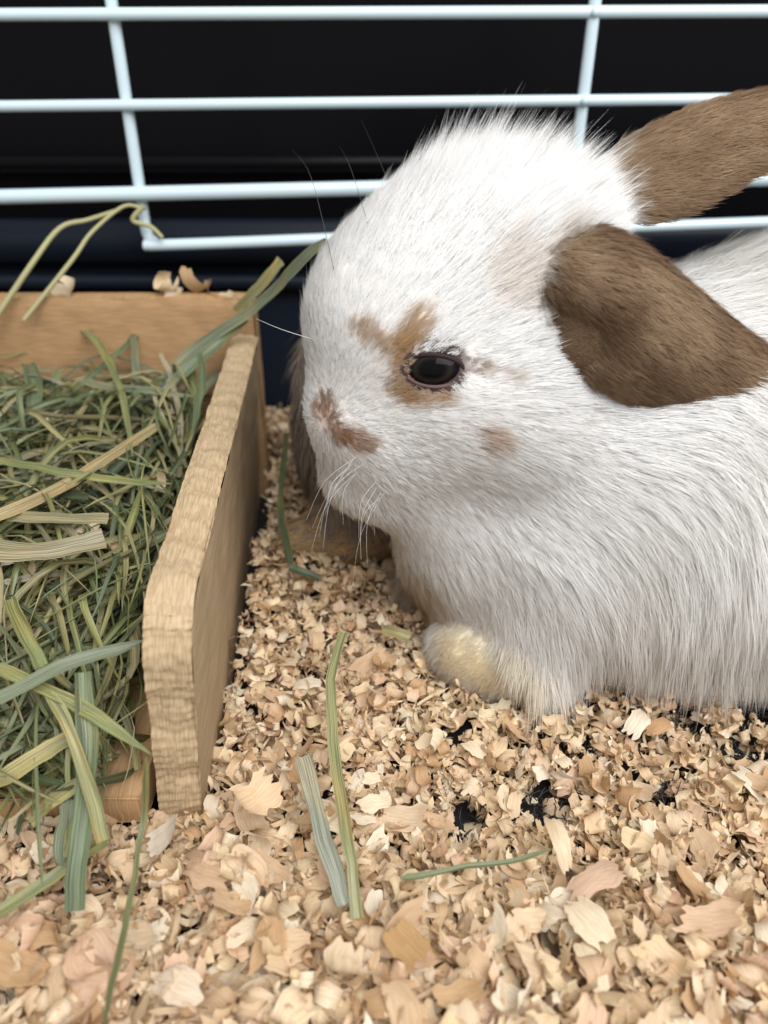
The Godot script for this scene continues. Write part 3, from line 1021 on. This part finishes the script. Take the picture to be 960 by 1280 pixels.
	for h in holes:
		for k in 60:
			var p: Vector3 = h[0] + Vector3(rng.randfn(0, 0.6), 0, rng.randfn(0, 0.6)) * h[1]
			p.y = rng.randf_range(-0.012, -0.004)
			var d := Vector3(rng.randfn(), rng.randf_range(0.0, 0.8), rng.randfn()).normalized() * rng.randf_range(0.002, 0.005)
			tube(st, PackedVector3Array([p, p + d * 0.5 + Vector3(0, 0.0005, 0), p + d]), 0.00022, 0.00008, 4, Color.WHITE, false)
	var fib := put("dark_fibres", st.commit(), stuff_material(lin(0.012, 0.011, 0.012), 0.6))
	tag(fib, "black fibres of the mat showing through gaps in the litter", "", "", "stuff")


func build_hay() -> void:
	var vein := fibre_image(256, 256, 2.5, 11.0, 0.5, 21)
	var mat := tinted(0.45, 0.4)
	mat.albedo_texture = vein
	var kinds: Array = []
	for k in 26:
		var ln := rng.randf_range(0.035, 0.085)
		var wd: float = [rng.randf_range(0.0005, 0.0010), rng.randf_range(0.0012, 0.0021), rng.randf_range(0.0019, 0.0030), rng.randf_range(0.0031, 0.0044)][[0, 0, 1, 1, 2, 3][k % 6]]
		var b := rng.randfn(0.0, 0.13) * ln
		var c := rng.randfn(0.0, 0.08) * ln
		var path := catmull([Vector3(-ln * 0.5, 0, 0), Vector3(-ln * 0.17, b * 0.6 + 0.001, c), Vector3(ln * 0.17, b, c * 1.3), Vector3(ln * 0.5, -b * 0.3, 0)], 4)
		kinds.append(blade(path, wd, Vector3(rng.randfn(0, 0.5), 1, rng.randfn(0, 0.7)).normalized(), Color.WHITE, [Color(0.85, 0.92, 0.8), Color(1.15, 1.02, 0.8), Color(1.3, 1.1, 0.75)][k % 3], rng.randf_range(0.2, 1.1), k % 3 == 0))
	var places: Array = []
	for k in 5600:
		var front := k % 9 == 0
		var p := Vector3(rng.randf_range(-0.225, -0.067), 0, rng.randf_range(-0.272, -0.108) if not front else rng.randf_range(-0.135, -0.106))
		p.y = lerpf(0.010, hay_top(p.x, p.z), pow(rng.randf(), 0.5))
		var yaw := rng.randfn(0.5, 1.1)
		var x := Vector3(cos(yaw), rng.randfn(0.0, 0.16), sin(yaw)).normalized()
		var big := rng.randf_range(0.55, 0.95) * (0.6 if front else 1.0)
		if p.x + absf(x.x) * 0.046 * big > -0.062:
			x = Vector3(clampf((-0.062 - p.x) / (0.046 * big), 0.0, 1.0) * signf(x.x), x.y, x.z if absf(x.z) > 0.2 else 0.8).normalized()
		if p.z - absf(x.z) * 0.042 * big < -0.279: p.z += 0.02
		if p.z + absf(x.z) * 0.042 * big > -0.1: p.z -= 0.016
		places.append([rng.randi() % 26, Transform3D(cross_of(x, Vector3(rng.randfn(0, 0.35), 1, rng.randfn(0, 0.35)).normalized()), p).scaled_local(Vector3.ONE * big), hay_color()])
	scatter("hay", "matted heap of green and straw-coloured hay filling the wooden box", kinds, mat, places)
	var tints: Array = []
	var tint_names := ["dark green", "sage green", "lime green", "yellowish", "straw-coloured", "grey-green", "brownish green", "pale straw"]
	for c in [Color(0.19, 0.25, 0.15), Color(0.30, 0.355, 0.18), Color(0.43, 0.46, 0.20), Color(0.54, 0.51, 0.27), Color(0.62, 0.53, 0.31), Color(0.36, 0.41, 0.28), Color(0.36, 0.33, 0.19), Color(0.67, 0.60, 0.42)]:
		var m: StandardMaterial3D = mat.duplicate()
		m.vertex_color_use_as_albedo = false
		m.albedo_color = c.linear_to_srgb()
		tints.append(m)
	for k in 240:
		var p := Vector3(rng.randf_range(-0.15, -0.067), 0, rng.randf_range(-0.265, -0.118))
		p.y = hay_top(p.x, p.z) + rng.randf_range(-0.003, 0.003)
		var yaw := rng.randfn(0.35, 1.1)
		var x := Vector3(cos(yaw), rng.randfn(0.0, 0.13), sin(yaw)).normalized()
		var big := rng.randf_range(0.5, 0.95)
		if p.x + absf(x.x) * 0.046 * big > -0.062:
			x = Vector3(clampf((-0.062 - p.x) / (0.046 * big), 0.0, 1.0) * signf(x.x), x.y, x.z if absf(x.z) > 0.2 else 0.8).normalized()
		if p.z - absf(x.z) * 0.042 * big < -0.279: p.z += 0.02
		if p.z > -0.135: p.z -= 0.012
		var ci: int = [0, 1, 1, 2, 2, 3, 3, 4, 5, 5, 6, 7][rng.randi() % 12]
		var kind := rng.randi() % 26
		var s := put("hay_stalk", kinds[kind], tints[ci])
		s.transform = Transform3D(cross_of(x, Vector3(rng.randfn(0, 0.35), 1, rng.randfn(0.1, 0.35)).normalized()), p).scaled_local(Vector3.ONE * big)
		var where := "at the back board" if p.z < -0.225 else "along the side board" if p.x > -0.085 else "near the open box front" if p.z > -0.155 else "in the middle of the heap"
		tag(s, "%s %s hay blade lying on the heap %s" % [tint_names[ci], ["hair-thin", "hair-thin", "narrow", "narrow", "medium", "broad"][kind % 6], where], "hay blade", "hay blades on top of the heap")
	var straw := Color(0.60, 0.48, 0.24)
	var pale := Color(0.50, 0.50, 0.24)
	var green := Color(0.23, 0.30, 0.16)
	var grey := Color(0.32, 0.375, 0.24)
	var lime := Color(0.39, 0.44, 0.19)
	for a in [
		[[Vector3(-0.1014, 0.0470, -0.1655), Vector3(-0.0855, 0.0490, -0.1851), Vector3(-0.0688, 0.0520, -0.2136)], 0.0034, straw, "thick golden straw lying slantwise across the middle of the hay", true],
		[[Vector3(-0.1237, 0.0600, -0.3033), Vector3(-0.0979, 0.0600, -0.2578), Vector3(-0.0857, 0.0560, -0.2346), Vector3(-0.0719, 0.0500, -0.1967)], 0.0026, lime, "forked yellow-green blade standing at the back board's inner face", false],
		[[Vector3(-0.1235, 0.0620, -0.2934), Vector3(-0.1081, 0.0600, -0.2753), Vector3(-0.0944, 0.0580, -0.2514)], 0.0016, straw, "thin straw splitting off the forked blade by the back board", false],
		[[Vector3(-0.0908, 0.0600, -0.2969), Vector3(-0.0959, 0.0560, -0.2693), Vector3(-0.1064, 0.0500, -0.2459)], 0.0022, green, "green blade leaning up against the back board's middle", false],
		[[Vector3(-0.0937, 0.0580, -0.2814), Vector3(-0.0852, 0.0540, -0.2505), Vector3(-0.0821, 0.0500, -0.2389)], 0.0030, grey, "short folded grey-green leaf hanging before the back board", true],
		[[Vector3(-0.0340, 0.0902, -0.2620), Vector3(-0.0422, 0.0810, -0.2640), Vector3(-0.0518, 0.0705, -0.2680)], 0.0040, pale, "cut lime-yellow stem sticking up over the board corner", true],
		[[Vector3(-0.0177, 0.1001, -0.2450), Vector3(-0.0315, 0.0865, -0.2560), Vector3(-0.0449, 0.0733, -0.2650), Vector3(-0.0679, 0.0585, -0.2620), Vector3(-0.0851, 0.0454, -0.2500)], 0.0040, grey, "long grey-green leaf reaching from the hay towards the rabbit's brow", false],
		[[Vector3(-0.0480, 0.0696, -0.2680), Vector3(-0.0590, 0.0615, -0.2620), Vector3(-0.0700, 0.0542, -0.2500), Vector3(-0.0835, 0.0467, -0.2400)], 0.0042, green, "broad green leaf bundled along the side board's inner corner", false],
		[[Vector3(-0.1296, 0.0520, -0.2677), Vector3(-0.1200, 0.0520, -0.2482), Vector3(-0.1169, 0.0460, -0.2382)], 0.0056, green, "wide short green leaf standing at the far left of the hay", true],
		[[Vector3(-0.1024, 0.0540, -0.2446), Vector3(-0.0808, 0.0550, -0.2350), Vector3(-0.0596, 0.0560, -0.2278)], 0.0026, grey, "grey-green blade lying level below the back board", false],
		[[Vector3(-0.0611, 0.0640, -0.2464), Vector3(-0.0573, 0.0600, -0.2279), Vector3(-0.0546, 0.0560, -0.1984)], 0.0024, green, "green blade hanging down the side board's inner face", false],
		[[Vector3(-0.1156, 0.0480, -0.2006), Vector3(-0.0833, 0.0500, -0.1856), Vector3(-0.0560, 0.0520, -0.1779)], 0.0024, lime, "bright blade crossing under the golden straw", false],
		[[Vector3(-0.0957, 0.0450, -0.1558), Vector3(-0.0812, 0.0460, -0.1543), Vector3(-0.0690, 0.0470, -0.1592)], 0.0054, Color(0.55, 0.49, 0.30), "bundle of split pale straw, widest at its frayed end", true],
		[[Vector3(-0.0979, 0.0460, -0.1711), Vector3(-0.0821, 0.0470, -0.1682), Vector3(-0.0706, 0.0470, -0.1674)], 0.0030, Color(0.50, 0.46, 0.26), "pale straw lying level above the frayed bundle", true],
		[[Vector3(-0.0850, 0.0430, -0.1393), Vector3(-0.0772, 0.0430, -0.1281), Vector3(-0.0714, 0.0400, -0.1202)], 0.0030, lime, "stiff lime stalk pointing down beside the left edge", true],
		[[Vector3(-0.0844, 0.0360, -0.1245), Vector3(-0.0699, 0.0360, -0.1180), Vector3(-0.0590, 0.0330, -0.1135), Vector3(-0.0460, 0.0300, -0.1058)], 0.0030, lime, "lime blade running to the side board's front corner", false],
		[[Vector3(-0.0800, 0.0360, -0.1139), Vector3(-0.0665, 0.0400, -0.1202), Vector3(-0.0513, 0.0420, -0.1267)], 0.0032, grey, "shiny grey-green blade fanning out to the right over the heap", false],
		[[Vector3(-0.0693, 0.0360, -0.1173), Vector3(-0.0618, 0.0300, -0.1078), Vector3(-0.0562, 0.0140, -0.0984)], 0.0028, pale, "yellow-green blade bent down over the box front", true],
		[[Vector3(-0.0564, 0.0120, -0.0999), Vector3(-0.0648, 0.0080, -0.0963), Vector3(-0.0750, 0.0080, -0.0863)], 0.0026, lime, "flat green blade lying on the shavings before the box", true],
		[[Vector3(-0.0629, 0.0380, -0.1211), Vector3(-0.0603, 0.0280, -0.1086), Vector3(-0.0605, 0.0160, -0.0988), Vector3(-0.0588, 0.0100, -0.0858)], 0.0040, green, "broad dark green leaf hanging out of the box front", true],
		[[Vector3(-0.0641, 0.0180, -0.1049), Vector3(-0.0644, 0.0120, -0.0999), Vector3(-0.0645, 0.0080, -0.0963)], 0.0050, grey, "bluish leaf tip drooping beside the broad green leaf", false],
		[[Vector3(-0.0798, 0.0220, -0.1056), Vector3(-0.0729, 0.0240, -0.1100), Vector3(-0.0658, 0.0260, -0.1136)], 0.0036, pale, "cut yellowish blade above the floor board's edge", true],
		[[Vector3(-0.0722, 0.0140, -0.1022), Vector3(-0.0674, 0.0180, -0.1049), Vector3(-0.0606, 0.0220, -0.1076)], 0.0030, pale, "short yellowish blade slanting over the floor board's edge", true],
		[[Vector3(-0.0471, 0.0300, -0.1058), Vector3(-0.0495, 0.0140, -0.1022), Vector3(-0.0478, 0.0120, -0.0846), Vector3(-0.0462, 0.0140, -0.0707), Vector3(-0.0445, 0.0160, -0.0611)], 0.0014, Color(0.30, 0.32, 0.15), "long thin stalk trailing from the box corner across the foreground", false],
		[[Vector3(-0.0358, 0.0300, -0.2566), Vector3(-0.0350, 0.0240, -0.2309), Vector3(-0.0328, 0.0200, -0.2089), Vector3(-0.0282, 0.0160, -0.1923)], 0.0024, Color(0.19, 0.24, 0.12), "green stalk standing between the side board and the rabbits", true],
		[[Vector3(-0.0286, 0.0160, -0.1910), Vector3(-0.0243, 0.0140, -0.1909), Vector3(-0.0195, 0.0120, -0.1900)], 0.0028, Color(0.13, 0.17, 0.075), "dark bent end of stalk lying on the shavings before the rabbit's chin", true],
		[[Vector3(-0.0106, 0.0180, -0.1580), Vector3(-0.0131, 0.0160, -0.1421), Vector3(-0.0109, 0.0120, -0.1205), Vector3(-0.0072, 0.0100, -0.0995), Vector3(-0.0053, 0.0040, -0.0882)], 0.0028, Color(0.50, 0.51, 0.25), "yellow-green blade standing in the litter, taller of the two", true],
		[[Vector3(-0.0188, 0.0100, -0.1227), Vector3(-0.0136, 0.0090, -0.1059), Vector3(-0.0076, 0.0050, -0.0905)], 0.0040, Color(0.50, 0.54, 0.43), "silvery broad blade beside the tall one in the litter", true],
		[[Vector3(0.0032, 0.0080, -0.0941), Vector3(0.0145, 0.0090, -0.0955), Vector3(0.0260, 0.0090, -0.0974), Vector3(0.0348, 0.0080, -0.1005)], 0.0013, Color(0.26, 0.30, 0.14), "thin green stem lying level across the middle of the litter", false],
		[[Vector3(-0.0005, 0.0090, -0.1702), Vector3(0.0034, 0.0090, -0.1688), Vector3(0.0074, 0.0080, -0.1676)], 0.0030, Color(0.40, 0.40, 0.20), "short dull leaf scrap in front of the rabbit's paw", true],
	]:
		var path := catmull(a[0], 5)
		var out := (lens_at - path[path.size() / 2]).normalized()
		var s := put("hay_stalk", blade(path, a[1] * 0.92, (out + Vector3(0, 0.5, 0)).normalized(), a[2], a[2] * 0.92, 0.35, a[4]), mat)
		tag(s, a[3], "hay blade")
	# dry stems hooked over the lowest rods of the grille
	for a in [
		[[Vector3(-0.1451, 0.0611, -0.2720), Vector3(-0.1271, 0.0838, -0.2840), Vector3(-0.1195, 0.0937, -0.2970), Vector3(-0.1108, 0.0955, -0.3030), Vector3(-0.0992, 0.0986, -0.3060)], 0.0011, "dry stem arching from the hay up to the thick cage rod"],
		[[Vector3(-0.1306, 0.0660, -0.2750), Vector3(-0.1135, 0.0845, -0.2870), Vector3(-0.1076, 0.0925, -0.2960), Vector3(-0.0975, 0.0998, -0.3060), Vector3(-0.0903, 0.0986, -0.3065)], 0.0009, "second thinner stem hooked beside the arching one on the cage rod"],
		[[Vector3(-0.0901, 0.0997, -0.3065), Vector3(-0.0950, 0.0949, -0.3060), Vector3(-0.0890, 0.0924, -0.3070), Vector3(-0.0847, 0.0885, -0.3060)], 0.0011, "short kinked stem curling round the bent door wire"]]:
		var st := start()
		tube(st, catmull(a[0], 5), a[1], a[1] * 0.7, 8, Color(0.36, 0.34, 0.17))
		tag(put("hay_stalk", st.commit(), tinted(0.6)), a[2], "hay stem")


func _ready() -> void:
	rng.seed = 20
	lumps.seed = 3
	lumps.frequency = 0.01
	fine.seed = 8
	fine.frequency = 0.02
	fine.fractal_octaves = 3
	lumps.fractal_octaves = 3
	lens_at = Vector3(0, 0.15, 0)
	var cam := Camera3D.new()
	cam.name = "camera"
	cam.position = lens_at
	cam.rotation_degrees = Vector3(-31.0, 0, 0)
	cam.near = 0.01
	cam.far = 10.0
	var lens := CameraAttributesPhysical.new()
	lens.frustum_focal_length = 18.02
	lens.exposure_aperture = 7.5
	lens.frustum_focus_distance = 0.185
	lens.frustum_near = 0.01
	lens.frustum_far = 10.0
	cam.attributes = lens
	add_child(cam)
	var env := Environment.new()
	env.background_mode = Environment.BG_COLOR
	env.background_color = lin(0.59, 0.575, 0.56)
	env.tonemap_mode = Environment.TONE_MAPPER_LINEAR
	env.tonemap_exposure = 1.1
	env.sdfgi_enabled = true
	env.ssao_enabled = true
	env.ssil_enabled = true
	var we := WorldEnvironment.new()
	we.name = "room"
	we.environment = env
	add_child(we)
	var window := AreaLight3D.new()
	window.name = "window_light"
	window.area_size = Vector2(0.7, 0.7)
	window.light_energy = 1.22
	window.light_color = lin(0.97, 0.985, 1.0)
	window.shadow_enabled = true
	add_child(window)
	window.look_at_from_position(Vector3(0.24, 0.78, 0.30), Vector3(0.02, 0.03, -0.17), Vector3.FORWARD)
	var mat := put("tray_floor", board(Vector3(0.8, 0.006, 0.62), 0.0, 0.0, 0.02), stuff_material(lin(0.010, 0.010, 0.011), 0.7))
	mat.position = Vector3(0, -0.0152, -0.09)
	tag(mat, "black mat on the tray floor under the litter", "", "", "structure")
	build_cage()
	build_box()
	build_other_rabbit()
	build_white_rabbit()
	build_hay()
	build_bedding()
